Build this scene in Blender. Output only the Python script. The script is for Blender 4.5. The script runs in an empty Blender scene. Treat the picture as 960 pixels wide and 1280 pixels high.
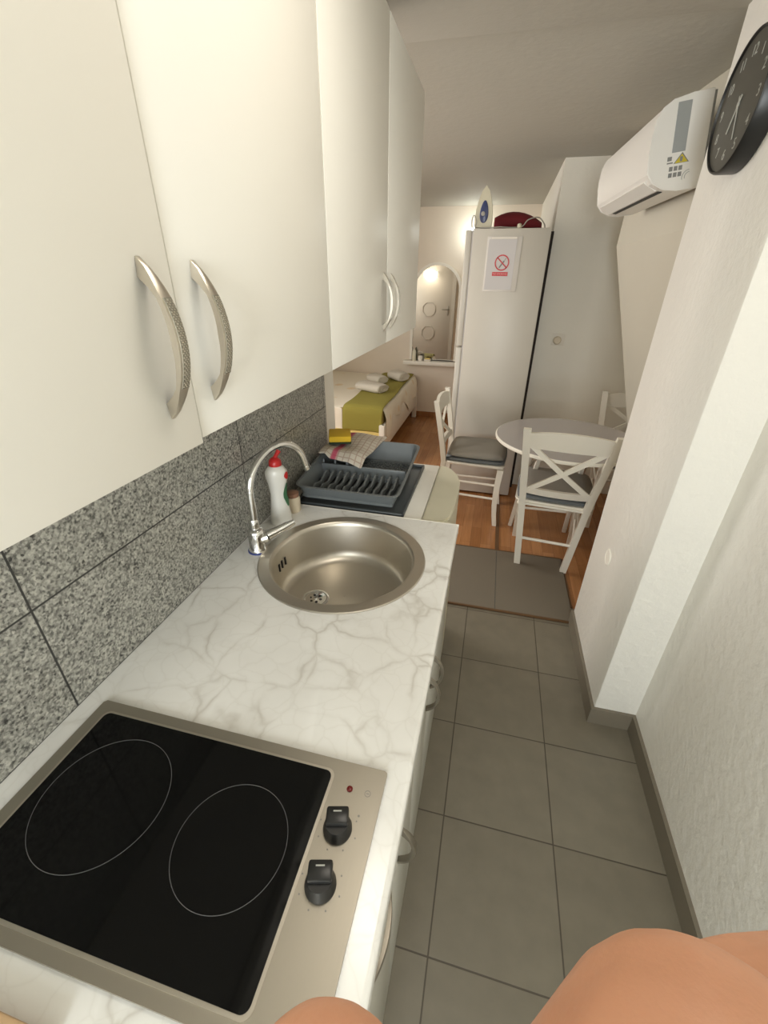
import bpy, bmesh, math, random
from mathutils import Vector, Matrix
random.seed(4)
PI = math.pi
S = bpy.context.scene
COL = S.collection
CEIL = 2.17
V = Vector

# ------------------------------------------------------------------ materials
def mat(name, color=(.8, .8, .8), rough=.5, metal=0.0, **kw):
    m = bpy.data.materials.new(name); m.use_nodes = True
    b = m.node_tree.nodes['Principled BSDF']
    b.inputs['Base Color'].default_value = (*color, 1)
    b.inputs['Roughness'].default_value = rough
    b.inputs['Metallic'].default_value = metal
    for k, v in kw.items():
        b.inputs[k.replace('_', ' ')].default_value = v
    return m
def nd(m, t, **kw):
    n = m.node_tree.nodes.new(t)
    for k, v in kw.items():
        if k in n.inputs: n.inputs[k].default_value = v
        else: setattr(n, k, v)
    return n
def lk(m, a, b): m.node_tree.links.new(a, b)
def bsdf(m): return m.node_tree.nodes['Principled BSDF']
def coords(m, scale=(1, 1, 1), loc=(0, 0, 0), rot=(0, 0, 0)):
    t = nd(m, 'ShaderNodeTexCoord'); p = nd(m, 'ShaderNodeMapping')
    p.inputs['Scale'].default_value = scale; p.inputs['Location'].default_value = loc
    p.inputs['Rotation'].default_value = rot
    lk(m, t.outputs['Object'], p.inputs['Vector']); return p.outputs['Vector']
def ramp(m, fac, stops):
    r = nd(m, 'ShaderNodeValToRGB'); e = r.color_ramp.elements
    while len(e) < len(stops): e.new(.5)
    for i, (p, c) in enumerate(stops):
        e[i].position = p; e[i].color = (*c, 1) if len(c) == 3 else c
    lk(m, fac, r.inputs['Fac']); return r.outputs['Color']
def mixc(m, fac, a, b, mode='MIX'):
    x = nd(m, 'ShaderNodeMix'); x.data_type = 'RGBA'; x.blend_type = mode
    for s, i in ((fac, 0), (a, 6), (b, 7)):
        if hasattr(s, 'is_linked'): lk(m, s, x.inputs[i])
        elif isinstance(s, (int, float)): x.inputs[i].default_value = s
        else: x.inputs[i].default_value = (*s, 1)
    return x.outputs[2]
def bump(m, h, strength=.2, dist=.002):
    b = nd(m, 'ShaderNodeBump'); b.inputs['Strength'].default_value = strength
    b.inputs['Distance'].default_value = dist
    lk(m, h, b.inputs['Height']); lk(m, b.outputs['Normal'], bsdf(m).inputs['Normal'])
def noise(m, vec, scale, detail=3, rough=.5):
    n = nd(m, 'ShaderNodeTexNoise'); n.inputs['Scale'].default_value = scale
    n.inputs['Detail'].default_value = detail; n.inputs['Roughness'].default_value = rough
    lk(m, vec, n.inputs['Vector']); return n.outputs['Fac']

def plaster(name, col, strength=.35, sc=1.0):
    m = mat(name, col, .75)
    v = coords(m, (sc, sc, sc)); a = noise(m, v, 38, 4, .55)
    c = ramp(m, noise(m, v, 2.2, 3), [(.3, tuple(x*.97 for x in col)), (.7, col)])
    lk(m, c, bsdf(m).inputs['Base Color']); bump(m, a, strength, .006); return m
M = {}
M['wall'] = plaster('painted plaster', (.87, .84, .76), .25)
M['rough'] = plaster('rough plaster', (.84, .82, .765), .55, 1.0)
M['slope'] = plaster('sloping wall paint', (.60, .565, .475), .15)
M['far'] = plaster('bedroom paint', (.76, .68, .58), .12)
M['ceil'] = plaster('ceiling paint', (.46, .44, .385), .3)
M['white'] = mat('white laminate', (.82, .80, .745), .42)
M['front_shade'] = mat('laminate in painted shade', (.50, .49, .44), .42)  # laminate darkened in colour to paint the shade on the base fronts
M['nickel_shade'] = mat('nickel in painted shade', (.34, .31, .26), .4, 1.0)  # nickel copy darkened to paint the shade on the base handles
M['whitegloss'] = mat('white enamel', (.60, .57, .51), .36)
M['wood_white'] = mat('white painted wood', (.80, .76, .67), .4)
M['trimwhite'] = mat('white trim', (.82, .78, .70), .5)
M['chrome'] = mat('chrome', (.78, .78, .77), .09, 1.0)
M['nickel'] = mat('brushed nickel', (.62, .57, .49), .34, 1.0)
M['nickel_dark'] = mat('dark nickel inlay', (.30, .28, .23), .5, .7)
M['steel'] = mat('stainless steel', (.60, .56, .49), .38, 1.0)
v = coords(M['steel'], (3, 90, 90)); bump(M['steel'], noise(M['steel'], v, 6, 2), .06, .001)
M['panelsteel'] = mat('hob steel', (.44, .405, .345), .42, 1.0)
v = coords(M['panelsteel'], (60, 3, 60)); bump(M['panelsteel'], noise(M['panelsteel'], v, 6, 2), .06, .001)
M['darkmetal'] = mat('dark metal', (.08, .08, .08), .4, .6)
M['glassblack'] = mat('black ceramic glass', (.003, .003, .003), .06, 0, Specular_IOR_Level=.22)
M['ring'] = mat('printed cooking ring', (.11, .11, .115), .5)
M['black'] = mat('black plastic', (.012, .012, .012), .35)
M['blackm'] = mat('matt black', (.02, .02, .02), .6)
M['red'] = mat('red plastic', (.55, .02, .02), .35)
M['darkred'] = mat('dark red fabric', (.16, .008, .014), .8)
M['redlamp'] = mat('red lamp lens', (.18, .01, .01), .2)
M['grey'] = mat('grey plastic', (.16, .175, .18), .33)
M['greyd'] = mat('dark grey plastic', (.06, .07, .075), .45)
M['cushion'] = mat('grey seat fabric', (.27, .25, .215), .95)
M['cushionb'] = mat('grey seat border', (.15, .16, .165), .95)
M['tablegrey'] = mat('grey table top', (.42, .39, .38), .22)
M['cream'] = mat('cream plastic', (.66, .63, .49), .35)
M['green'] = mat('green cotton', (.27, .235, .042), .9)
v = coords(M['green'], (1, 1, 1)); bump(M['green'], noise(M['green'], v, 30, 3), .3, .004)
M['towel'] = mat('white terry', (.62, .58, .50), .95)
v = coords(M['towel']); bump(M['towel'], noise(M['towel'], v, 120, 2), .6, .004)
M['yellow'] = mat('yellow sponge', (.72, .47, .03), .9)
v = coords(M['yellow']); bump(M['yellow'], noise(M['yellow'], v, 300, 2), .5, .002)
M['scour'] = mat('scouring pad', (.03, .045, .02), .95)
M['paleyellow'] = mat('pale yellow sheet', (.72, .56, .20), .9)
M['paper'] = mat('paper', (.62, .60, .60), .6)
M['sleeve'] = mat('clear sleeve', (.72, .69, .65), .2)
M['signred'] = mat('sign red', (.58, .05, .06), .5)
M['pink'] = mat('sign lettering', (.75, .45, .42), .6)
M['ivory'] = mat('ivory plastic', (.62, .58, .44), .35)
M['blue'] = mat('blue sole', (.045, .06, .16), .3)
M['cord'] = mat('grey cord', (.42, .40, .36), .6)
M['acw'] = mat('air conditioner plastic', (.80, .78, .74), .35)
M['foil'] = mat('silver sticker', (.34, .36, .36), .35, .3)
M['ink'] = mat('grey ink', (.22, .22, .21), .6)
M['yel'] = mat('warning yellow', (.60, .48, .03), .5)
M['face'] = mat('clock dial', (.07, .068, .055), .35)
M['digit'] = mat('clock lettering', (.42, .42, .38), .5)
M['mirror'] = mat('mirror glass', (.80, .78, .74), .02, 1.0)
M['door'] = mat('bedroom door paint', (.40, .37, .31), .4)
M['soap'] = mat('white bottle', (.78, .76, .70), .3)
M['labelg'] = mat('green label', (.05, .16, .07), .4)
M['beige'] = mat('beige plastic', (.66, .57, .43), .4)
M['brownlid'] = mat('brown lid', (.25, .13, .08), .5)
M['matgrey'] = mat('grey mat', (.165, .14, .105), .75)
M['matedge'] = mat('brown edging', (.13, .065, .025), .6)
M['basetile'] = mat('skirting tile', (.19, .165, .125), .45)
M['gap'] = mat('painted gap shade', (.02, .013, .01), .8)
M['seal'] = mat('bluish seal', (.05, .07, .25), .4)
M['glasspane'] = mat('window glass', (1, 1, 1), .0, 0, Transmission_Weight=1.0, IOR=1.45)

# skin
m = M['skin'] = mat('skin', (.52, .26, .155), .55, 0, Subsurface_Weight=.12)
bsdf(m).inputs['Subsurface Radius'].default_value = (.01, .004, .002)
bsdf(m).inputs['Subsurface Scale'].default_value = .3
v = coords(m); bump(m, noise(m, v, 900, 3), .25, .0004)
c = ramp(m, noise(m, v, 45, 3), [(.35, (.55, .265, .155)), (.65, (.64, .32, .195))])
lk(m, c, bsdf(m).inputs['Base Color'])

# marble worktop
m = M['marble'] = mat('marbled worktop', (.8, .8, .77), .22)
v = coords(m)
n1 = nd(m, 'ShaderNodeTexNoise'); n1.inputs['Scale'].default_value = 7; n1.inputs['Detail'].default_value = 4
lk(m, v, n1.inputs['Vector'])
w = nd(m, 'ShaderNodeVectorMath'); w.operation = 'SCALE'; w.inputs['Scale'].default_value = .10
lk(m, n1.outputs['Color'], w.inputs[0])
a = nd(m, 'ShaderNodeVectorMath'); a.operation = 'ADD'; lk(m, v, a.inputs[0]); lk(m, w.outputs[0], a.inputs[1])
def veins(sc, w0, strength):
    vo = nd(m, 'ShaderNodeTexVoronoi'); vo.feature = 'DISTANCE_TO_EDGE'; vo.inputs['Scale'].default_value = sc
    lk(m, a.outputs[0], vo.inputs['Vector'])
    return ramp(m, vo.outputs['Distance'], [(0, (strength,)*3), (w0, (strength*.3,)*3), (w0*2.6, (0, 0, 0))])
vn = ramp(m, noise(m, v, 9, 2), [(.42, (.15, .15, .15)), (.6, (1, 1, 1))])
vv = mixc(m, 1.0, veins(9, .032, .48), vn, 'MULTIPLY')
vv2 = veins(21, .03, .14)
c0 = ramp(m, noise(m, v, 5, 4), [(.35, (.80, .79, .76)), (.65, (.88, .875, .85))])
c1 = mixc(m, vv, c0, (.42, .38, .32)); c2 = mixc(m, vv2, c1, (.55, .52, .46))
lk(m, c2, bsdf(m).inputs['Base Color'])

# granite
m = M['granite'] = mat('grey granite', (.3, .3, .28), .28)
v = coords(m)
vo = nd(m, 'ShaderNodeTexVoronoi'); vo.inputs['Scale'].default_value = 260; lk(m, v, vo.inputs['Vector'])
sep = nd(m, 'ShaderNodeSeparateColor'); lk(m, vo.outputs['Color'], sep.inputs['Color'])
c = ramp(m, sep.outputs['Red'], [(0, (.025, .025, .022)), (.22, (.12, .12, .108)), (.5, (.32, .315, .28)), (1, (.58, .57, .51))])
c = mixc(m, .45, c, ramp(m, noise(m, v, 150, 3), [(.35, (.04, .04, .037)), (.62, (.52, .51, .46))]))
br = nd(m, 'ShaderNodeTexBrick'); br.offset = 0; br.inputs['Scale'].default_value = 1
br.inputs['Brick Width'].default_value = .61; br.inputs['Row Height'].default_value = .215
br.inputs['Mortar Size'].default_value = .0018; br.inputs['Mortar Smooth'].default_value = .1
t = nd(m, 'ShaderNodeTexCoord'); sx = nd(m, 'ShaderNodeSeparateXYZ'); cx = nd(m, 'ShaderNodeCombineXYZ')
lk(m, t.outputs['Object'], sx.inputs[0])
for o_, i_, off in (('Y', 'X', -.355 + .61*4), ('Z', 'Y', -.85 + .215*4)):
    q = nd(m, 'ShaderNodeMath'); q.operation = 'ADD'; q.inputs[1].default_value = off
    lk(m, sx.outputs[o_], q.inputs[0]); lk(m, q.outputs[0], cx.inputs[i_])
lk(m, cx.outputs[0], br.inputs['Vector'])
c = mixc(m, br.outputs['Fac'], c, (.03, .03, .028)); lk(m, c, bsdf(m).inputs['Base Color'])

# floor tiles
m = M['tile'] = mat('floor tiles', (.2, .18, .14), .42)
v = coords(m, (1, 1, 1), (-.022 + .333*20, -1.11 + .337*20, 0))
br = nd(m, 'ShaderNodeTexBrick'); br.offset = 0; br.inputs['Scale'].default_value = 1
br.inputs['Brick Width'].default_value = .333; br.inputs['Row Height'].default_value = .337
br.inputs['Mortar Size'].default_value = .0022; br.inputs['Mortar Smooth'].default_value = .2
br.inputs['Color1'].default_value = (.185, .163, .122, 1); br.inputs['Color2'].default_value = (.205, .182, .138, 1)
br.inputs['Mortar'].default_value = (.075, .062, .045, 1)
lk(m, v, br.inputs['Vector'])
c = mixc(m, .35, br.outputs['Color'], ramp(m, noise(m, v, 14, 5), [(.3, (.7, .7, .7)), (.7, (1.1, 1.1, 1.1))]), 'MULTIPLY')
lk(m, c, bsdf(m).inputs['Base Color'])
inv = nd(m, 'ShaderNodeMath'); inv.operation = 'SUBTRACT'; inv.inputs[0].default_value = 1
lk(m, br.outputs['Fac'], inv.inputs[1]); bump(m, inv.outputs[0], .5, .001)

# laminate
m = M['lam'] = mat('wood laminate', (.4, .2, .08), .24)
v = coords(m, (1, 1, 1), (3, 3, 0), (0, 0, PI/2))
br = nd(m, 'ShaderNodeTexBrick'); br.offset = .37; br.inputs['Scale'].default_value = 1
br.inputs['Brick Width'].default_value = .55; br.inputs['Row Height'].default_value = .065
br.inputs['Mortar Size'].default_value = .0007
br.inputs['Color1'].default_value = (.30, .125, .042, 1); br.inputs['Color2'].default_value = (.46, .215, .085, 1)
br.inputs['Mortar'].default_value = (.16, .07, .03, 1)
lk(m, v, br.inputs['Vector'])
v2 = coords(m, (45, 3, 3)); g = ramp(m, noise(m, v2, 1.5, 4), [(.3, (.75, .75, .75)), (.7, (1.1, 1.1, 1.1))])
lk(m, mixc(m, .6, br.outputs['Color'], g, 'MULTIPLY'), bsdf(m).inputs['Base Color'])

# floral sheet
m = M['sheet'] = mat('floral sheet', (.8, .75, .66), .9)
v = coords(m)
vo = nd(m, 'ShaderNodeTexVoronoi'); vo.inputs['Scale'].default_value = 4.5; lk(m, v, vo.inputs['Vector'])
f = ramp(m, vo.outputs['Distance'], [(0, (.8, .8, .8)), (.18, (.6, .6, .6)), (.24, (0, 0, 0))])
lk(m, mixc(m, f, (.80, .74, .62), (.72, .55, .32)), bsdf(m).inputs['Base Color'])
bump(m, noise(m, v, 9, 3), .35, .02)

# tea towel
m = M['teatowel'] = mat('checked tea towel', (.6, .55, .48), .95)
v = coords(m, (1, 1, 1)); w1 = nd(m, 'ShaderNodeTexBrick'); w1.offset = 0; w1.inputs['Scale'].default_value = 1
w1.inputs['Brick Width'].default_value = .022; w1.inputs['Row Height'].default_value = .022
w1.inputs['Mortar Size'].default_value = .0022; w1.inputs['Color1'].default_value = (.55, .50, .42, 1)
w1.inputs['Color2'].default_value = (.58, .53, .45, 1); w1.inputs['Mortar'].default_value = (.42, .33, .27, 1)
lk(m, v, w1.inputs['Vector'])
sx = nd(m, 'ShaderNodeSeparateXYZ'); lk(m, v, sx.inputs[0])
f = ramp(m, sx.outputs['X'], [(0, (0, 0, 0)), (.04, (0, 0, 0)), (.045, (.9, .9, .9)), (.06, (.9, .9, .9)), (.065, (0, 0, 0))])
lk(m, mixc(m, f, w1.outputs['Color'], (.50, .05, .12)), bsdf(m).inputs['Base Color'])

M['woodtan'] = mat('tan board', (.62, .42, .24), .5)
def emis(name, col, s):
    m = mat(name, (.9, .9, .9), .4); bsdf(m).inputs['Emission Color'].default_value = (*col, 1)
    bsdf(m).inputs['Emission Strength'].default_value = s; return m
M['lampwarm'] = emis('lit lamp glass', (1, .90, .75), 2.5)
M['lampglow'] = emis('lit tube glass', (1, .95, .85), 14)
M['lampwhite'] = emis('lit sconce glass', (.95, 1, .93), 10)

# ------------------------------------------------------------------ mesh helpers
class MB:
    def __init__(s): s.bm = bmesh.new(); s.mats = []; s.cur = 0
    def use(s, m):
        if m not in s.mats: s.mats.append(m)
        s.cur = s.mats.index(m); return s
    def _add(s, verts, faces, mtx=None):
        vs = [s.bm.verts.new(mtx @ V(p) if mtx else V(p)) for p in verts]
        out = []
        for f in faces:
            try:
                q = s.bm.faces.new([vs[i] for i in f]); q.material_index = s.cur; out.append(q)
            except ValueError: pass
        return vs, out
    def box(s, lo, hi, r=0, seg=2, mtx=None):
        x0, y0, z0 = lo; x1, y1, z1 = hi
        vs, fs = s._add([(x0,y0,z0),(x1,y0,z0),(x1,y1,z0),(x0,y1,z0),(x0,y0,z1),(x1,y0,z1),(x1,y1,z1),(x0,y1,z1)],
                        [(3,2,1,0),(4,5,6,7),(0,1,5,4),(1,2,6,5),(2,3,7,6),(3,0,4,7)], mtx)
        if r:
            es = list({e for f in fs for e in f.edges})
            bmesh.ops.bevel(s.bm, geom=es, offset=r, segments=seg, affect='EDGES', profile=.5)
        return s
    def prism(s, pts, axis, a, b, r=0, mtx=None):
        """2D outline pts extruded along axis from a to b. axis x:(y,z) y:(x,z) z:(x,y)"""
        def P(p, t): return {'x': (t, p[0], p[1]), 'y': (p[0], t, p[1]), 'z': (p[0], p[1], t)}[axis]
        n = len(pts)
        vs, fs = s._add([P(p, a) for p in pts] + [P(p, b) for p in pts],
               [tuple(range(n)), tuple(range(2*n-1, n-1, -1))] + [(i, i+n, (i+1) % n + n, (i+1) % n) for i in range(n)], mtx)
        if r: bmesh.ops.bevel(s.bm, geom=list({e for f in fs[:2] for e in f.edges}), offset=r, segments=2, affect='EDGES')
        return s
    def lathe(s, prof, c=(0, 0, 0), n=32, mtx=None, cap0=True, cap1=True):
        """profile (r,z) revolved about z through c"""
        vs = []; fs = []
        for r, z in prof:
            for k in range(n):
                a = 2*PI*k/n; vs.append((c[0]+r*math.cos(a), c[1]+r*math.sin(a), c[2]+z))
        for i in range(len(prof)-1):
            for k in range(n):
                fs.append((i*n+k, i*n+(k+1) % n, (i+1)*n+(k+1) % n, (i+1)*n+k))
        if cap0: fs.append(tuple(range(n-1, -1, -1)))
        if cap1: fs.append(tuple((len(prof)-1)*n+k for k in range(n)))
        s._add(vs, fs, mtx); return s
    def tube(s, pts, rad, n=10, mtx=None, flat=1.0, cap=True):
        pts = [V(p) for p in pts]; N = len(pts)
        rr = rad if isinstance(rad, (list, tuple)) else [rad]*N
        vs = []; fs = []; up = None
        for i, p in enumerate(pts):
            t = (pts[min(i+1, N-1)] - pts[max(i-1, 0)]).normalized()
            if up is None:
                up = V((0, 0, 1)) if abs(t.z) < .9 else V((1, 0, 0))
            u = (up - t*up.dot(t)).normalized(); up = u; w = t.cross(u)
            for k in range(n):
                a = 2*PI*k/n; vs.append(p + u*math.cos(a)*rr[i] + w*math.sin(a)*rr[i]*flat)
        for i in range(N-1):
            for k in range(n): fs.append((i*n+k, i*n+(k+1) % n, (i+1)*n+(k+1) % n, (i+1)*n+k))
        if cap: fs += [tuple(range(n-1, -1, -1)), tuple((N-1)*n+k for k in range(n))]
        s._add(vs, fs, mtx); return s
    def bar(s, p0, p1, w, d, hint=(0, 1, 0), r=0.0):
        """rectangular bar p0->p1: width w across, depth d along hint"""
        p0 = V(p0); p1 = V(p1); t = (p1-p0).normalized(); h = V(hint); h = (h - t*h.dot(t)).normalized(); x = t.cross(h)
        m = Matrix((x, h, t)).transposed().to_4x4(); m.translation = p0
        return s.box((-w/2, -d/2, 0), (w/2, d/2, (p1-p0).length), r, 1, m)
    def sphere(s, c, r, sc=(1, 1, 1), mtx=None, n=16):
        prof = []; h = n//2
        mm = Matrix.Translation(c) @ Matrix.Diagonal((*[r*q for q in sc], 1))
        if mtx: mm = mtx @ mm
        prof = [(max(math.sin(PI*i/h), .001), -math.cos(PI*i/h)) for i in range(h+1)]
        return s.lathe(prof, n=n, mtx=mm)
    def build(s, name, m=None, parent=None, smooth=40, loc=None, rot=None):
        me = bpy.data.meshes.new(name)
        bmesh.ops.recalc_face_normals(s.bm, faces=s.bm.faces)
        s.bm.to_mesh(me); s.bm.free()
        for q in ([M[m]] if m else [M[k] for k in s.mats]): me.materials.append(q)
        if smooth:
            me.shade_smooth(); me.set_sharp_from_angle(angle=math.radians(smooth))
        o = bpy.data.objects.new(name, me); COL.objects.link(o)
        if parent: o.parent = parent
        if loc: o.location = loc
        if rot: o.rotation_euler = rot
        return o
def tag(o, label, cat, group=None, kind=None):
    o['label'] = label; o['category'] = cat
    if group: o['group'] = group
    if kind: o['kind'] = kind
    return o
def struct(o, label=None):
    o['kind'] = 'structure'
    if label: o['label'] = label
    return o
def empty(name, loc=(0, 0, 0), rz=0):
    o = bpy.data.objects.new(name, None); COL.objects.link(o); o.location = loc
    o.rotation_euler = (0, 0, rz); o.empty_display_size = .1; return o
def kids(o): return [c for c in bpy.data.objects if c.parent == o]
def dup(root, loc, rz, label, parent=None):
    r = root.copy(); COL.objects.link(r); r.location = loc; r.rotation_euler = (0, 0, rz)
    if label: r['label'] = label
    if parent: r.parent = parent
    def rec(src, dst):
        for ch in kids(src):
            if ch == dst: continue
            c = ch.copy(); COL.objects.link(c); c.parent = dst; rec(ch, c)
    rec(root, r); return r
def text(body, size, m, parent, mtx, name='lettering', ext=.0003):
    cu = bpy.data.curves.new('t', 'FONT'); cu.body = body; cu.size = size; cu.align_x = 'CENTER'; cu.align_y = 'CENTER'; cu.extrude = ext
    to = bpy.data.objects.new('t', cu); COL.objects.link(to)
    bpy.context.view_layer.update()
    me = bpy.data.meshes.new_from_object(to); me.transform(mtx); bpy.data.objects.remove(to)
    me.materials.clear(); me.materials.append(M[m]); me.name = name
    o = bpy.data.objects.new(name, me); COL.objects.link(o); o.parent = parent; return o
def plate_hole(mb, x0, x1, y0, y1, cx, cy, r, z0, z1, n=64):
    """flat slab with a round hole"""
    ang = [2*PI*k/n for k in range(n)] + [math.atan2(y-cy, x-cx) % (2*PI) for x in (x0, x1) for y in (y0, y1)]
    ang = sorted(set(round(a, 6) for a in ang)); N = len(ang); vs = []
    for z in (z0, z1):
        for a in ang:
            c, s_ = math.cos(a), math.sin(a); t = min([q for q in ((x1-cx)/c if c > 1e-9 else 9, (x0-cx)/c if c < -1e-9 else 9,
                 (y1-cy)/s_ if s_ > 1e-9 else 9, (y0-cy)/s_ if s_ < -1e-9 else 9)])
            vs.append((cx+t*c, cy+t*s_, z))
        for a in ang: vs.append((cx+r*math.cos(a), cy+r*math.sin(a), z))
    fs = []
    for k in range(N):
        j = (k+1) % N
        fs += [(k, j, N+j, N+k), (2*N+k, 2*N+j, 3*N+j, 3*N+k), (k, j, 2*N+j, 2*N+k), (N+k, N+j, 3*N+j, 3*N+k)]
    mb._add(vs, fs); return mb

# ------------------------------------------------------------------ camera
R = None
def cam_setup():
    a, b, c = .237818, -.496954, -.011525
    Rz = Matrix.Rotation(a, 3, 'Z'); Rx = Matrix.Rotation(b, 3, 'X'); Rr = Matrix.Rotation(c, 3, 'Y')
    Q = Rz @ Rx @ Rr                        # columns: right, forward, up
    right, fwd, up = Q.col[0], Q.col[1], Q.col[2]
    m = Matrix((right, up, -fwd)).transposed().to_4x4(); m.translation = (0, 0, 1.51)
    cd = bpy.data.cameras.new('camera'); co = bpy.data.objects.new('camera', cd); COL.objects.link(co)
    co.matrix_world = m; cd.sensor_fit = 'VERTICAL'; cd.sensor_height = 24; cd.lens = 24*535.8/1280
    cd.clip_start = .005; cd.clip_end = 60; S.camera = co
    return Q
Q = cam_setup()
def camp(px, py, f):
    return V((0, 0, 1.51)) + Q @ V(((px-480)/535.8*f, f, -(py-640)/535.8*f))

# ------------------------------------------------------------------ room shell
LX = -.639
YB = -1.7
struct(MB().box((LX-.02, YB, -.1), (1.2, 1.93, 0)).build('floor', 'tile', smooth=0), 'dark grey brown square floor tiles of the kitchen corridor')
struct(MB().box((-2.7, 1.93, -.1), (1.5, 5.4, 0)).build('floor_wood', 'lam', smooth=0), 'orange brown wood laminate floor of the dining and sleeping area')
struct(MB().box((.150, 2.38, 0), (.172, 3.19, .004)).use('matedge').build('trim_1', 'matedge', smooth=0), 'dark joint strip in the wood laminate')
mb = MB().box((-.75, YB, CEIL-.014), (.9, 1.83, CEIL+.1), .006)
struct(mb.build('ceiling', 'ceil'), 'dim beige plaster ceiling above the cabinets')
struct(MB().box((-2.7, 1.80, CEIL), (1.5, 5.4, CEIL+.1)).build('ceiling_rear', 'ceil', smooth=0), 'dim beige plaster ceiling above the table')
struct(MB().box((-.80, YB, 0), (LX, 1.717, CEIL)).build('wall_left', 'wall', smooth=0), 'white wall the kitchen is fixed to')
struct(MB().box((LX, .0-.9, .85), (LX+.008, 1.597, 1.40)).build('wall_splashback', 'granite', smooth=0), 'grey speckled granite tiles behind the worktop')
struct(MB().box((-2.7, 1.60, 0), (-.80, 1.717, CEIL)).build('wall_bedroom_near', 'far', smooth=0))
mb = MB()
for lo, hi in (((1.717, 0), (2.0, CEIL)), ((3.1, 0), (5.3, CEIL)), ((2.0, 0), (3.1, .85)), ((2.0, 2.0), (3.1, CEIL))):
    mb.box((-2.3, lo[0], lo[1]), (-2.2, hi[0], hi[1]))
struct(mb.build('wall_bedroom_left', 'far', smooth=0))
w = struct(MB().box((-2.26, 2.0, .85), (-2.255, 3.1, 2.0)).build('window_fill', 'glasspane', smooth=0))  # window added out of view to brighten the dining area
mb = MB()
for lo, hi in (((2.0, .85), (2.05, 2.0)), ((3.05, .85), (3.1, 2.0)), ((2.0, .85), (3.1, .90)), ((2.0, 1.95), (3.1, 2.0)), ((2.53, .85), (2.57, 2.0))):
    mb.box((-2.28, lo[0], lo[1]), (-2.235, hi[0], hi[1]))
mb.build('window_frame', 'trimwhite', w, smooth=0)  # frame of the added window, out of view
struct(MB().box((-2.7, 5.3, 0), (1.5, 5.4, CEIL)).build('wall_far', 'far', smooth=0), 'beige far wall with the arched mirror')
mb = MB().box((.266, 3.47, 0), (1.5, 5.3, CEIL))
struct(mb.build('wall_partition', 'wall', smooth=0), 'pale wall behind the round table')
# sloping attic wall with a low recess behind the table
def xs(z, y):
    a = .625 - .054*(y-1.82); t = (z-1.68)/(CEIL-1.68)
    return a + (1.68-z)*.314 if z < 1.68 else a + (.735-.139*(y-1.82)-a)*t
def slab(y0, y1, zs_, name, label=None):
    secs = [[(xs(z, y), y, z) for z in zs_]+[(1.5, y, zs_[-1]), (1.5, y, zs_[0])] for y in (y0, y1)]
    mb = MB(); n = len(secs[0]); vs = secs[0]+secs[1]
    mb._add(vs, [tuple(range(n)), tuple(range(2*n-1, n-1, -1))]+[(k, n+k, n+(k+1) % n, (k+1) % n) for k in range(n)])
    return struct(mb.build(name, 'slope', smooth=0), label)
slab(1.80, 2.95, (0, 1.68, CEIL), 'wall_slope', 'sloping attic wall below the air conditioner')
struct(MB().box((1.35, 2.95, 0), (1.5, 3.47, CEIL)).build('wall_recess', 'wall', smooth=0))
struct(MB().box((.534, 1.255, 0), (1.2, 1.82, CEIL), .008).build('wall_pillar', 'rough'), 'white plastered pillar between the corridor and the table')
struct(MB().box((.68, YB, 0), (.9, 1.26, CEIL)).build('wall_right', 'rough', smooth=0), 'rough white plastered right wall of the corridor')
# back wall with a window behind the camera
mb = MB()
for lo, hi in (((-.8, 0), (-.35, CEIL)), ((.42, 0), (.9, CEIL)), ((-.35, 0), (.42, .75)), ((-.35, 2.0), (.42, CEIL))):
    mb.box((lo[0], YB-.12, lo[1]), (hi[0], YB, hi[1]))
struct(mb.build('wall_back', 'wall', smooth=0))
w = struct(MB().box((-.35, YB-.08, .75), (.42, YB-.075, 2.0)).build('window_1', 'glasspane', smooth=0))
mb = MB()
for lo, hi in (((-.35, .75), (-.30, 2.0)), ((.37, .75), (.42, 2.0)), ((-.35, .75), (.42, .80)), ((-.35, 1.95), (.42, 2.0)), ((.015, .75), (.055, 2.0))):
    mb.box((lo[0], YB-.10, lo[1]), (hi[0], YB-.055, hi[1]))
mb.build('window_frame', 'trimwhite', w, smooth=0)
# skirting
mb = MB().box((.668, YB, 0), (.68, 1.255, .078)).use('basetile')
struct(mb.build('baseboard_right', 'basetile', smooth=0), 'grey brown tile skirting along the right wall')
mb = MB().box((.522, 1.243, 0), (.534, 1.82, .078)).box((.534, 1.243, 0), (.668, 1.255, .078))
struct(mb.build('baseboard_pillar', 'basetile', smooth=0), 'grey brown tile skirting around the pillar')
struct(MB().box((-2.2, 5.285, 0), (.258, 5.3, .06)).build('baseboard_far', 'lam', smooth=0))

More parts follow.
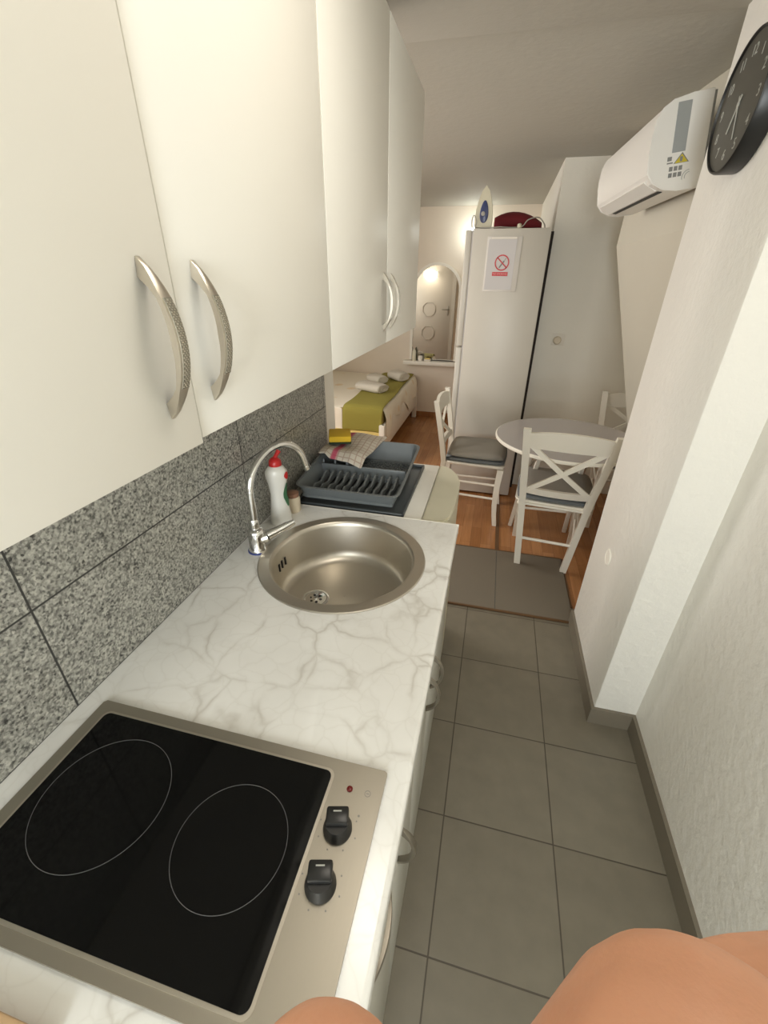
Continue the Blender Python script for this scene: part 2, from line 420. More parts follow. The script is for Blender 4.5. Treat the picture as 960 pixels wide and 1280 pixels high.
# ------------------------------------------------------------------ handles
def bow(parent, loc, L=.135, out=.034, w=.013, horizontal=False, inlay=True, name='handle', m='nickel'):
    """bow handle standing out along +x, long axis z (or y when horizontal)"""
    mb = MB(); n = 18; vs = []; fs = []
    sec = []
    for i in range(n+1):
        t = i/n; z = L/2 - L*t
        b = math.sin(PI*t)**.75 * out + .0015
        th = .0035 + .004*(1-abs(2*t-1))
        foot = min(t, 1-t)
        xin = 0 if foot < .13 else (b-th)*min(1, (foot-.13)/.05) if foot < .18 else b-th
        xin = max(0, min(xin, b-.001))
        hw = w/2*(.35 + .65*min(1, foot/.2))
        sec.append((b, xin, hw, z))
    for b, xin, hw, z in sec:
        vs += [(xin, -hw, z), (b-.001, -hw, z), (b, -hw*.6, z), (b, hw*.6, z), (b-.001, hw, z), (xin, hw, z)]
    for i in range(n):
        for k in range(6): fs.append((i*6+k, i*6+(k+1) % 6, (i+1)*6+(k+1) % 6, (i+1)*6+k))
    fs += [tuple(range(6)), tuple(n*6+k for k in range(5, -1, -1))]
    mb._add(vs, fs)
    rot = (PI/2, 0, 0) if horizontal else None
    h = mb.build(name, m, parent, 50, loc, rot)
    if inlay:
        mb = MB(); vs = []; fs = []; idx = range(4, 15)
        for j, i in enumerate(idx):
            b, xin, hw, z = sec[i]; q = hw*.72
            vs += [(b-.0005, -q, z), (b+.0006, -q, z), (b+.0006, q, z), (b-.0005, q, z)]
        m_ = len(idx)
        for i in range(m_-1):
            for k in range(4): fs.append((i*4+k, i*4+(k+1) % 4, (i+1)*4+(k+1) % 4, (i+1)*4+k))
        fs += [(0, 1, 2, 3), tuple((m_-1)*4+k for k in (3, 2, 1, 0))]
        mb.use('nickel_dark')._add(vs, fs); mb.use('nickel')
        for i in range(40):
            t = (.235 + .53*i/39); z = L/2-L*t; b = math.sin(PI*t)**.75*out+.0015
            for q in ((-.27, 0, .27) if i % 2 else (-.13, .13)):
                mb.box((b, q*w-.0004, z-.0006), (b+.0013, q*w+.0004, z+.0006))
        d = mb.build('dimpled_inlay', None, h, 0)
        d['label'] = 'dark dimpled grip strip'
    return h

# ------------------------------------------------------------------ upper cabinets
FX = -.30
def upper(y0, y1, ys, label):
    c = empty('wall_cabinet', (LX, (y0+y1)/2, 1.355)); tag(c, label, 'cabinet', 'white wall cabinets')
    ox, oy, oz = c.location
    def P(p): return (p[0]-ox, p[1]-oy, p[2]-oz)
    mb = MB().box(P((LX+.009, y0, 1.36)), P((FX-.02, y1-.001, 2.0)), .001, 1)
    mb.build('carcass', 'white', c)
    return c, P
for (y0, ys, y1, lab) in ((-.06, .3895, .806, 'white wall cabinet nearest the camera, above the hob, with two large bow handles in view'),
                          (.806, 1.243, 1.70, 'white wall cabinet farther from the camera, above the sink and dish rack')):
    c, P = upper(y0, y1, ys, lab)
    for k, (a, b, hy) in enumerate(((y0, ys, ys-.040), (ys, y1, ys+.036))):
        zl = 1.355 if not (k == 0 and y0 < 0) else 1.351
        xo = FX if not (k == 0 and y0 < 0) else FX+.003
        d = MB().box(P((xo-.018, a+.0022, zl)), P((xo, b-.0022, 2.003)), .0015, 2).build('door', 'white', c)
        bow(d, P((xo, hy, 1.457)), .136, .027, .0135)

# ------------------------------------------------------------------ worktop and base cabinets
SX, SY, SR = -.332, .902, .222
mb = MB(); plate_hole(mb, LX+.008, -.045, -.30, 1.16, SX, SY, SR-.02, .818, .85)
bm = mb.bm
bmesh.ops.remove_doubles(bm, verts=bm.verts, dist=.0002)
es = [e for e in bm.edges if all(abs(v_.co.x+.045) < 1e-4 and v_.co.z > .84 for v_ in e.verts)]
bmesh.ops.bevel(bm, geom=es, offset=.008, segments=4, affect='EDGES', profile=.5)
wt = mb.build('worktop', 'marble', None, 35); tag(wt, 'white marbled worktop with grey veins holding the sink and the hob', 'worktop')
e = MB().box((LX+.008, 1.1602, .8175), (-.0445, 1.163, .851)).build('edge_strip', 'trimwhite', wt, 0)

def base(y0, y1, fronts, label):
    c = empty('base_cabinet', (LX+.01, (y0+y1)/2, 0)); tag(c, label, 'cabinet', 'white base cabinets')
    ox, oy, oz = c.location
    P = lambda p: (p[0]-ox, p[1]-oy, p[2]-oz)
    MB().box(P((LX+.01, y0, .10)), P((-.078, y0+.018, .817 if y0 < .7 else .68))).box(P((LX+.01, y1-.018, .10)), P((-.078, y1, .68 if y1 == .72 else .817))).box(
        P((LX+.01, y0, .10)), P((-.078, y1, .118))).box(P((LX+.01, y0, .118)), P((LX+.02, y1, .817))).build('carcass', 'white', c, 0)
    MB().box(P((LX+.05, y0, 0)), P((-.10, y1, .10))).build('plinth', 'white', c, 0)
    for kind, a, b, z0, z1, hy in fronts:
        d = MB().box(P((-.077, a+.0015, z0)), P((-.058, b-.0015, z1)), .0015, 2).build(kind, 'front_shade', c)
        if kind == 'drawer': bow(d, P((-.058, hy, .745)), .12, .016, .010, True, False, m='nickel_shade')
        elif hy: bow(d, P((-.058, hy, .655)), .12, .030, .012, False, False, m='nickel_shade')
    return c
base(-.12, .335, [('drawer', -.12, .335, .62, .812, .228), ('door', -.12, .335, .105, .615, None)], 'white base cabinet under the hob, with a long slim bow handle')
base(.335, .72, [('door', .335, .528, .105, .812, .372), ('door', .528, .72, .105, .812, .688)], 'white base cabinet between the hob and the sink')
base(.72, 1.16, [('door', .72, 1.16, .105, .812, .755)], 'white base cabinet under the round sink, next to the small fridge')
tag(MB().box((LX+.01, -.30, .851), (-.335, .044, .866), .003).build('wooden_board', 'woodtan'), 'tan wooden board at the near end of the worktop, only its corner showing', 'board')

# ------------------------------------------------------------------ hob
hb = empty('hob', (-.335, .23, .85)); tag(hb, 'two-ring black glass electric hob in a steel frame', 'hob')
P = lambda x, y, z: (x+.335, y-.23, z-.85)
HX0, HX1, HY0, HY1 = -.590, -.080, .082, .374
def rrect(x0, x1, y0, y1, r, n=6):
    pts = []
    for cx_, cy_, a0 in ((x1-r, y1-r, 0), (x0+r, y1-r, PI/2), (x0+r, y0+r, PI), (x1-r, y0+r, 1.5*PI)):
        for k in range(n+1):
            a = a0+PI/2*k/n; pts.append((cx_+r*math.cos(a), cy_+r*math.sin(a)))
    return pts
mb = MB().prism([P(x, y, 0)[:2] for x, y in rrect(HX0, HX1, HY0, HY1, .004)], 'z', 0, .006, .0015)
mb.build('steel_frame', 'panelsteel', hb)
gx = (-.570, -.156, .096, .357)
mb = MB().prism([P(x, y, 0)[:2] for x, y in rrect(*gx, .012)], 'z', .006, .0075)
mb.build('glass_rim', 'steel', hb)
gl = MB().prism([P(x, y, 0)[:2] for x, y in rrect(gx[0]+.004, gx[1]-.004, gx[2]+.004, gx[3]-.004, .010)], 'z', .0075, .0085).build('glass', 'glassblack', hb)
gl['label'] = 'black ceramic glass'
for cx_, cy_, r in ((-.462, .236, .089), (-.258, .232, .074)):
    x, y, z = P(cx_, cy_, .85)
    MB().lathe([(r-.0007, .0085), (r-.0007, .0088), (r, .0088), (r, .0085)], (x, y, 0), 96, cap0=False, cap1=False).build('cooking_ring', 'ring', gl)
for ky in (.283, .220):
    x, y, z = P(-.128, ky, .85)
    k = MB().lathe([(.0195, 0), (.0195, .004), (.0178, .007), (.0165, .016), (.0155, .018)], (0, 0, 0), 40).build('knob', 'black', hb, 40, (x, y, .006), (0, 0, .25))
    MB().box((-.015, -.006, .012), (.015, .017, .025), .003, 2).build('grip', 'black', k)
    MB().box((-.0055, .009, .0249), (.0055, .0105, .0256)).build('pointer_mark', 'digit', k, 0)
    mk = MB()
    for j in range(8):
        a = PI/8+j*PI/4+.2
        mk.lathe([(.0011, 0), (.0011, .0002)], (x+.0265*math.cos(a), y+.0265*math.sin(a), .006), 8)
    mk.build('dial_marks', 'ink', hb, 0)
x, y, z = P(-.128, .336, .85)
MB().lathe([(.0045, 0), (.0045, .001), (.003, .0022)], (x, y, .006), 20).build('indicator_lamp', 'redlamp', hb)
x, y, z = P(-.101, .336, .85)
MB().lathe([(.0038, .006), (.0038, .0063), (.0045, .0063), (.0045, .006)], (x, y, 0), 24, cap0=False, cap1=False).box((x-.002, y-.0004, .006), (x+.002, y+.0004, .0063)).build('cooking_zone_symbol', 'ink', hb, 0)
x, y, z = P(-.105, .305, .85)
MB().lathe([(.0015, .006), (.0015, .0063)], (x, y, 0), 12).build('zone_dot', 'ink', hb, 0)

# ------------------------------------------------------------------ sink
sk = empty('sink', (SX, SY, .85)); sk.scale = (1, 1, .93); tag(sk, 'round stainless steel sink set into the worktop', 'sink')
mb = MB().lathe([(.222, 0), (.222, .0025), (.220, .0042), (.210, .0045), (.193, .0035), (.189, 0), (.186, -.01), (.181, -.10), (.176, -.118), (.166, -.130), (.150, -.136), (.001, -.142),
                 (.001, -.144), (.150, -.139), (.168, -.133), (.179, -.120), (.184, -.10), (.189, -.012), (.195, 0)], (0, 0, 0), 96, cap0=False, cap1=False)
mb.build('bowl', 'steel', sk, 35)
dr = MB().lathe([(.002, -.146), (.036, -.146), (.038, -.1380), (.034, -.1362), (.029, -.1366), (.026, -.1386), (.002, -.1386)], (-.074, -.032, 0), 32).build('drain', 'chrome', sk, 35)
mb = MB()
for j in range(6):
    a = j*PI/3
    mb.lathe([(.0042, -.1388), (.0042, -.1382)], (-.074+.015*math.cos(a), -.032+.015*math.sin(a), 0), 10)
mb.build('drain_holes', 'blackm', dr, 0)
MB().lathe([(.005, -.1386), (.005, -.1365), (.004, -.1355)], (-.074, -.032, 0), 12).build('drain_screw', 'chrome', dr)
mb = MB()
for a_ in (-.10, 0, .10):
    ca, sa = math.cos(PI+a_), math.sin(PI+a_)
    mb.tube([(.1835*ca, .1835*sa, -.045), (.1825*ca, .1825*sa, -.070)], .0035, 8)
mb.build('overflow_slots', 'blackm', sk, 30)

# ------------------------------------------------------------------ faucet
fx, fy = -.568, .880
fc = empty('faucet', (fx, fy, .85)); tag(fc, 'chrome swan-neck mixer tap at the left of the round sink', 'tap')
MB().lathe([(.028, 0), (.028, .003), (.025, .004)], (0, 0, 0), 32).build('base_seal', 'seal', fc)
MB().lathe([(.025, .003), (.0255, .007), (.0225, .012), (.022, .040), (.0225, .060), (.018, .068), (.012, .071)], (0, 0, 0), 32).build('body', 'chrome', fc)
MB().lathe([(.0125, .068), (.0135, .070), (.0135, .094), (.0115, .098)], (-.002, .0, 0), 24).build('collar', 'chrome', fc)
ang = math.atan2(.275, .085); ddx, ddy = math.cos(ang), math.sin(ang)
pts = [(0, 0, .09), (0, 0, .13), (0, 0, .17)]
for k in range(1, 17):
    t = PI*.92*k/16; rr_ = .108
    pts.append((ddx*rr_*(1-math.cos(t)), ddy*rr_*(1-math.cos(t)), .17+.100*math.sin(t)))
lastp = V(pts[-1]); dr_ = (lastp-V(pts[-2])).normalized()
pts.append(tuple(lastp+dr_*.025))
MB().tube(pts, .0098, 16).build('spout', 'chrome', fc, 60)
MB().tube([tuple(lastp+dr_*.020), tuple(lastp+dr_*.032)], .0112, 16).build('nozzle', 'chrome', fc, 60)
MB().tube([(.010, .005, .038), (.030, .012, .044)], [.0185, .017], 20).build('cartridge_cap', 'chrome', fc, 50)
MB().tube([(.028, .012, .045), (.045, .025, .052), (.068, .045, .062), (.085, .060, .070)], [.0145, .0125, .0115, .0085], 12, flat=.8).build('lever', 'chrome', fc, 60)

# ------------------------------------------------------------------ small fridge beside the worktop
sf = empty('small_fridge', (-.36, 1.42, 0)); tag(sf, 'low white fridge with a cream rounded door, beyond the worktop, under the dish rack', 'fridge')
P = lambda x, y, z: (x+.36, y-1.42, z)
MB().box(P(-.628, 1.175, .02), P(-.165, 1.655, .838), .006).build('body', 'white', sf)
pts = rrect(-.160, -.072, 1.178, 1.652, .0446, 8)
outl = [(-.163, 1.176), (-.120, 1.176), (-.095, 1.186), (-.078, 1.215), (-.070, 1.30), (-.068, 1.42), (-.070, 1.50), (-.085, 1.575), (-.112, 1.622), (-.140, 1.645), (-.163, 1.652)]
sd = MB().prism([(x+.36, y-1.42) for x, y in outl], 'z', .06, .842, .006).build('door', 'cream', sf, 50)
sd['label'] = 'cream rounded door'
MB().box(P(-.094, 1.187, .55), P(-.068, 1.205, .835), .008).build('handle', 'cream', sd)
for x in (-.58, -.22):
    for y in (1.22, 1.61): MB().lathe([(.018, 0), (.018, .022)], P(x, y, 0), 12).build('foot', 'blackm', sf)

# ------------------------------------------------------------------ dish rack
tr = MB(); tz = .839
tr.box((-.187, -.215, 0), (.187, .215, .004), .0015)
for a, b in (((-.187, -.215), (.187, -.207)), ((-.187, .207), (.187, .215)), ((-.187, -.215), (-.179, .215)), ((.179, -.215), (.187, .215))):
    tr.box((a[0], a[1], .003), (b[0], b[1], .013), .002)
tag(tr.build('drip_tray', 'greyd', None, 40, (-.409, 1.391, tz+.001)), 'flat dark grey drip tray lying under the dish rack', 'tray')
rk = empty('dish_rack', (-.418, 1.386, tz+.014)); tag(rk, 'grey plastic dish drainer with plate slots on the small fridge', 'dish rack')
mb = MB(); HW, HD, HZ = .168, .198, .088
# walls: outward sloping, rounded corners
def ring_pts(off, z, r=.022):
    return [(x, y, .010+(z-.010)*(.79+.21*y/HD) if z > .015 else z) for x, y in rrect(-HW-off, HW+off, -HD-off, HD+off, r+off, 5)]
rings = [ring_pts(-.016, .010), ring_pts(-.014, .006), ring_pts(-.004, .05), ring_pts(.004, HZ-.004), ring_pts(.010, HZ-.004), ring_pts(.011, HZ), ring_pts(.002, HZ+.001), ring_pts(-.008, .05), ring_pts(-.018, .014)]
n_ = len(rings[0]); vs = [p for r_ in rings for p in r_]; fs = []
for i in range(len(rings)-1):
    for k in range(n_): fs.append((i*n_+k, i*n_+(k+1) % n_, (i+1)*n_+(k+1) % n_, (i+1)*n_+k))
mb._add(vs, fs); mb.build('basket_wall', 'grey', rk, 45)
mb = MB()   # floor of plate area: low slab of bars
mb.box((-HW+.012, -HD+.010, .010), (HW-.014, -HD+.030, .020)).box((-HW+.012, -.010, .010), (HW-.014, .012, .020))
mb.box((-HW+.012, .165, .010), (HW-.014, .186, .020))
for k in range(12):
    x = -HW+.030+k*.0262
    mb.box((x-.0022, -HD+.012, .010), (x+.0022, 0, .018))
mb.build('floor_bars', 'grey', rk, 0)
for k in range(11):
    x = -HW+.043+k*.0262
    MB().prism([(-HD+.030, .018), (-HD+.034, .036), (-HD+.050, .044), (-.095, .030), (-.040, .048), (-.022, .042), (-.018, .018)], 'x', x-.003, x+.003).build('plate_divider', 'grey', rk, 0)
mb = MB().box((-HW+.008, .004, .018), (HW-.010, .010, .055), .001)
mb.build('divider_wall', 'grey', rk)
mb = MB()   # lattice area: diagonal bars
for k in range(-7, 18):
    x0 = -HW+.02+k*.022
    for s_ in (1, -1):
        xa, xb = (x0, x0+.15) if s_ > 0 else (x0+.15, x0)
        ya, yb = .012, .168
        p, q = V((xa, ya, .017)), V((xb, yb, .017))
        # clip in x
        lo, hi = -HW+.016, HW-.016
        d = q-p; t0, t1 = 0, 1
        ta, tb = sorted(((lo-p.x)/d.x, (hi-p.x)/d.x)); t0 = max(t0, ta); t1 = min(t1, tb)
        if t1-t0 > .05: mb.bar(p+d*t0, p+d*t1, .004, .004, (0, 0, 1))
mb.build('lattice_floor', 'grey', rk, 0)
mb = MB()
for x in (-.155, -.110, -.065): mb.box((x-.003, .012, .018), (x+.003, .017, .068), .001)
mb.box((-HW+.004, .085, .018), (-.060, .090, .072), .001).box((-.064, .012, .018), (-.060, .19, .074), .001)
mb.build('cutlery_holder', 'grey', rk)

# tea towel on the rack's far left corner
def cloth(fn, nu, nv, thick, m, name, parent=None, smooth=80):
    mb = MB(); vs = []; fs = []
    for j in range(nv+1):
        for i in range(nu+1): vs.append(fn(i/nu, j/nv))
    for j in range(nv):
        for i in range(nu): a = j*(nu+1)+i; fs.append((a, a+1, a+nu+2, a+nu+1))
    mb._add(vs, fs)
    o = mb.build(name, m, parent, smooth)
    md = o.modifiers.new('thickness', 'SOLIDIFY'); md.thickness = thick; md.offset = 1
    md2 = o.modifiers.new('smooth', 'SUBSURF'); md2.levels = 1; md2.render_levels = 1
    return o
def tt(u, v):
    x = -.585+.165*u; y = 1.375+.265*v
    z = .9345+.004+.004*math.sin(u*7+v*5)+.0025*math.sin(v*11)
    if u > .7: z -= .03*(u-.7)/.3*(1-v)
    if v < .15: z -= .02*(.15-v)/.15*(1 if u > .2 else 0)
    x += .035*v*u
    return (x+.58, y-1.5, z-.93)
o = cloth(tt, 16, 20, .006, 'teatowel', 'tea_towel'); o.location = (-.58, 1.5, .945)
tag(o, 'checked tea towel with a red stripe draped over a corner of the dish rack', 'towel')
sp = empty('sponge', (-.545, 1.51, .961), .35); tag(sp, 'yellow sponge with a dark scouring side on the tea towel', 'sponge')
MB().box((-.042, -.052, 0), (.042, .052, .007), .002).build('scouring_pad', 'scour', sp)
MB().box((-.042, -.052, .007), (.042, .052, .030), .005).build('foam', 'yellow', sp)

# ------------------------------------------------------------------ dish soap bottle
bt = empty('dish_soap_bottle', (-.573, 1.035, .85), .5); tag(bt, 'white washing-up liquid bottle with a red flip cap behind the tap', 'bottle')
mb = MB(); prof = [(.010, 0), (.030, .0), (.0325, .006), (.031, .03), (.0255, .075), (.0235, .100), (.026, .130), (.032, .158), (.031, .172), (.022, .186), (.0125, .190), (.0125, .194)]
mb.lathe(prof, (0, 0, 0), 32, Matrix.Diagonal((1, .72, 1, 1))).build('body', 'soap', bt, 60)
cp = MB().lathe([(.018, .190), (.0185, .193), (.017, .205), (.010, .212), (.007, .214)], (0, 0, 0), 24).build('cap', 'red', bt)
MB().tube([(0, 0, .210), (.006, .004, .219), (.014, .010, .229)], [.006, .0055, .0075], 12).build('spout', 'red', cp)
mb = MB(); vs = []; fs = []; n = 10
for i in range(n+1):
    z = .060+.075*i/n
    r0 = .0236+.0011 + (.0022 if z < .085 else 0) + max(0, (z-.105)/.03*.003)
    w_ = .75*math.sin(PI*(.12+.76*i/n))
    for k in range(7):
        a = -.25+w_*(k/6*2-1); vs.append((r0*math.cos(a)*1.015, r0*math.sin(a)*.75, z))
for i in range(n):
    for k in range(6): a = i*7+k; fs.append((a, a+1, a+8, a+7))
mb._add(vs, fs); lb = mb.build('label', 'labelg', bt); lb['label'] = 'green oval label'
mb = MB(); vs = []; fs = []
for i in range(5):
    z = .150+.022*i/4
    for k in range(5):
        a = -.55+.35*(k/4*2-1)*math.sin(PI*(.1+.8*i/4)); vs.append((.0332*math.cos(a)*1.0, .0332*math.sin(a)*.74, z))
for i in range(4):
    for k in range(4): a = i*5+k; fs.append((a, a+1, a+6, a+5))
mb._add(vs, fs); mb.build('emblem', 'red', bt)
jr = empty('jar', (-.572, 1.118, .85)); tag(jr, 'small beige jar with a brown lid between the soap bottle and dish rack', 'jar')
MB().lathe([(.022, 0), (.024, .003), (.024, .045), (.020, .052)], (0, 0, 0), 24).build('body', 'beige', jr)
MB().lathe([(.021, .052), (.021, .064), (.018, .066)], (0, 0, 0), 24).build('lid', 'brownlid', jr)

# ------------------------------------------------------------------ mat
mt = MB(); mt.box((-.15, 1.812, 0), (.545, 2.378, .010), .002)
o = mt.build('floor_mat', 'matgrey', None, 30, (0, 0, .0005)); tag(o, 'large flat grey floor mat between the tiles and the wood floor', 'mat')
MB().box((-.15, 1.802, 0), (.548, 1.812, .011), .002).build('near_binding', 'matedge', o)
MB().box((-.15, 2.378, 0), (.548, 2.388, .011), .002).build('far_binding', 'matedge', o)
MB().box((.158, 1.813, .0098), (.160, 2.377, .0108)).build('seam', 'greyd', o, 0)
struct(MB().box((.548, 1.93, 0), (.556, 2.39, .006)).build('trim_2', 'matedge', smooth=0), 'brown edge strip beside the mat')

# ------------------------------------------------------------------ chairs
def make_chair(name, label, bw=.140, tw=.207, rake=.08, Z=.84, slant=.0):
    """origin on the floor midway under the seat; backrest at -y"""
    r = empty(name); tag(r, label, 'chair', 'white wooden dining chairs with crossed backs')
    D = .20; k = Z/.865
    def post(s, z):   # back post centreline
        t = z/Z
        y = -D + .012 - (rake*max(0, (z-.44)/.46)**1.15) - .035*max(0, (.44-z)/.44)*(1-slant) - slant*.12*(z-.44)
        x = s*(bw + (tw-bw)*t)
        return V((x, y, z))
    for s in (-1, 1):
        mb = MB(); zs_ = [0, .15, .30, .44, .55, .66, .78, Z]
        vs = []; fs = []
        for z in zs_:
            c = post(s, z); w, d = .0175, (.016 if z else .014)
            vs += [c+V((-w, -d, 0)), c+V((w, -d, 0)), c+V((w, d, 0)), c+V((-w, d, 0))]
        for i in range(len(zs_)-1):
            for k in range(4): fs.append((i*4+k, i*4+(k+1) % 4, (i+1)*4+(k+1) % 4, (i+1)*4+k))
        fs += [(3, 2, 1, 0), tuple((len(zs_)-1)*4+k for k in range(4))]
        mb._add([tuple(q) for q in vs], fs)
        mb.build('back_post', 'wood_white', r, 30)
        # front leg, slightly curved at the foot
        mb = MB(); vs = []; fs = []; zz = [0, .08, .16, .24, .32, .42]
        for z in zz:
            off = .018*math.cos(min(1, z/.3)*PI)*-1 if False else .012*(1-min(1, z/.25))**2 - .010*math.sin(PI*min(1, z/.42))
            w = .014+.006*z/.42
            c = V((s*.172, .19+off, z)); vs += [c+V((-w, -w, 0)), c+V((w, -w, 0)), c+V((w, w, 0)), c+V((-w, w, 0))]
        for i in range(len(zz)-1):
            for k in range(4): fs.append((i*4+k, i*4+(k+1) % 4, (i+1)*4+(k+1) % 4, (i+1)*4+k))
        fs += [(3, 2, 1, 0), tuple((len(zz)-1)*4+k for k in range(4))]
        mb._add([tuple(q) for q in vs], fs); mb.build('front_leg', 'wood_white', r, 30)
        for z in (.20, .30):
            a = post(s, z); MB().tube([a, (s*.172, .188, z)], .0085, 8).build('side_stretcher', 'wood_white', r, 60)
    a, b = post(-1, .20), post(1, .20); MB().tube([a, b], .009, 8).build('rear_stretcher', 'wood_white', r, 60)
    MB().box((-.19, -.19, .424), (.19, .205, .438), .005).build('seat_frame', 'wood_white', r)
    MB().prism([(x, y) for x, y in rrect(-.205, .205, -.175, .215, .04)], 'z', .438, .448, .003).build('seat', 'wood_white', r)
    # top rail, curved up in the middle and back
    def rail(z0, h, arch, nm):
        mb = MB(); vs = []; fs = []; n = 14
        for i in range(n+1):
            t = i/n*2-1
            pl = post(-1, z0); pr_ = post(1, z0); c = pl.lerp(pr_, i/n)
            y = c.y-.020*(1-t*t); up = arch*(1-t*t)
            ptop = post(1, z0+h).y-.020*(1-t*t)
            vs += [(c.x, y-.010, z0), (c.x, y+.010, z0), (c.x, ptop+.010, z0+h+up), (c.x, ptop-.010, z0+h+up)]
        for i in range(n):
            for k in range(4): fs.append((i*4+k, i*4+(k+1) % 4, (i+1)*4+(k+1) % 4, (i+1)*4+k))
        fs += [(3, 2, 1, 0), tuple(n*4+k for k in range(4))]
        mb._add(vs, fs); mb.build(nm, 'wood_white', r, 40)
    rail(Z-.10, .078, .020, 'top_rail'); rail(.515, .040, 0, 'lower_rail')
    for s in (-1, 1):
        p0 = post(-s, .540); p1 = post(s, Z-.085); p0.x += s*.022; p1.x -= s*.022
        n = 8; pts = []
        for i in range(n+1):
            t = i/n; c = p0.lerp(p1, t); e_ = (c.x/.19); pts.append(V((c.x, c.y-.020*(1-e_*e_), c.z)))
        mb = MB(); vs = []; fs = []
        d = (p1-p0).normalized(); wv = d.cross(V((0, 1, 0))).normalized()*.0125; dv = V((0, .0065, 0))
        for c in pts: vs += [c-wv-dv, c+wv-dv, c+wv+dv, c-wv+dv]
        for i in range(n):
            for k in range(4): fs.append((i*4+k, i*4+(k+1) % 4, (i+1)*4+(k+1) % 4, (i+1)*4+k))
        fs += [(3, 2, 1, 0), tuple(n*4+k for k in range(4))]
        mb._add([tuple(q) for q in vs], fs); mb.build('cross_bar', 'wood_white', r, 40)
    return r
def make_cushion(label):
    c = empty('seat_cushion'); tag(c, label, 'cushion', 'grey seat cushions')
    def pillow(z0, z1, w, d, r, puff):
        mb = MB(); vs = []; fs = []; n = 12
        for side in (0, 1):
            for j in range(n+1):
                for i in range(n+1):
                    u, v_ = i/n*2-1, j/n*2-1
                    e_ = (1-abs(u)**5)*(1-abs(v_)**5)
                    x = u*w*(1-.06*v_*v_*abs(u)); y = v_*d*(1-.06*u*u*abs(v_))
                    zc = (z0+z1)/2; hh = (z1-z0)/2
                    z = zc + (1 if side else -1)*hh*(e_**.3 if e_ > 0 else 0)*(1 if not side else 1+puff*(1-u*u)*(1-v_*v_))
                    vs.append((x, y, z))
        N = (n+1)**2
        for side in (0, 1):
            for j in range(n):
                for i in range(n):
                    a = side*N+j*(n+1)+i; fs.append((a, a+1, a+n+2, a+n+1))
        mb._add(vs, fs); bmesh.ops.remove_doubles(mb.bm, verts=mb.bm.verts, dist=.0003); return mb
    pillow(0, .022, .205, .200, .04, 0).build('border_pad', 'cushionb', c, 180)
    o = pillow(.016, .066, .198, .192, .04, .10).build('cover', 'cushion', c, 180)
    return c
CH = [((.425, 2.400, 0), -.10, 'white wooden chair with a crossed back in front of the round table, nearest the camera'),
      ((-.055, 2.90, 0), -PI/2-.05, 'white wooden chair left of the round table, in front of the tall white fridge'),
      ((.96, 3.05, 0), PI-.10, 'white wooden chair behind the round table, half hidden by the sloping wall')]
ch0 = make_chair('dining_chair', CH[0][2], .130, .200, .125, .905, 1.0); ch0.location = CH[0][0]; ch0.rotation_euler.z = CH[0][1]
ch1 = make_chair('dining_chair', CH[1][2]); ch1.location = CH[1][0]; ch1.rotation_euler.z = CH[1][1]
dup(ch1, CH[2][0], CH[2][1], CH[2][2])
cu0 = make_cushion('grey cushion on the chair nearest the camera')
cu0.location = (.428, 2.425, .4485); cu0.rotation_euler.z = -.10
dup(cu0, (-.038, 2.90, .4485), -PI/2-.05, 'grey cushion on the chair left of the round table')
dup(cu0, (.96, 3.035, .4485), PI-.10, 'grey cushion on the chair behind the round table')

# ------------------------------------------------------------------ round table
tb = empty('round_table', (.450, 2.50, 0)); tag(tb, 'round grey-topped folding table with white legs', 'table')
tp = MB().lathe([(.385, .718), (.392, .722), (.393, .733), (.389, .738)], (0, 0, 0), 72).build('tabletop', 'wood_white', tb, 40)
sf_ = MB().lathe([(.386, .7381), (.386, .7396)], (0, 0, 0), 72).build('top_surface', 'tablegrey', tp, 40); sf_['label'] = 'glossy grey top surface'
for x, y, tx, ty in ((-.205, .245, -.14, .16), (.20, .255, .14, .16), (-.165, .255, -.115, -.02), (.155, .25, .115, -.02)):
    MB().bar((x, y, 0), (tx, ty, .718), .026, .020, (0, 1, 0), .003).build('leg', 'wood_white', tb)
MB().bar((-.14, .16, .708), (.14, .16, .708), .03, .02, (0, 1, 0)).build('cross_rail', 'wood_white', tb)
MB().tube([(-.19, .225, .16), (.185, .235, .16)], .009, 8).build('stretcher', 'wood_white', tb)
for s in (-1, 1):
    MB().tube([(s*.17, .20, .40), (s*.15, .06, .56), (s*.15, -.16, .71)], .005, 8).build('metal_brace', 'nickel', tb, 60)

# ------------------------------------------------------------------ tall fridge
tf = empty('tall_fridge', (-.02, 3.5, 0)); tag(tf, 'tall white fridge standing sideways behind the round table', 'fridge')
P = lambda x, y, z: (x+.02, y-3.5, z)
MB().box(P(-.226, 3.2, .015), P(.234, 3.79, 1.792), .006).build('body', 'whitegloss', tf)
d = MB().box(P(-.272, 3.2, .03), P(-.234, 3.79, 1.10), .006).build('lower_door', 'whitegloss', tf)
d2 = MB().box(P(-.272, 3.2, 1.11), P(-.234, 3.79, 1.785), .006).build('upper_door', 'whitegloss', tf)
MB().box(P(-.234, 3.205, .03), P(-.226, 3.785, 1.785)).build('door_seal', 'paper', tf, 0)
struct(MB().box((.2365, 3.40, 0), (.2655, 3.50, 1.79)).build('gap_shade', 'gap', smooth=0), 'painted gap shade between the tall fridge and the wall')  # near-black strip added to paint the shade between fridge and wall

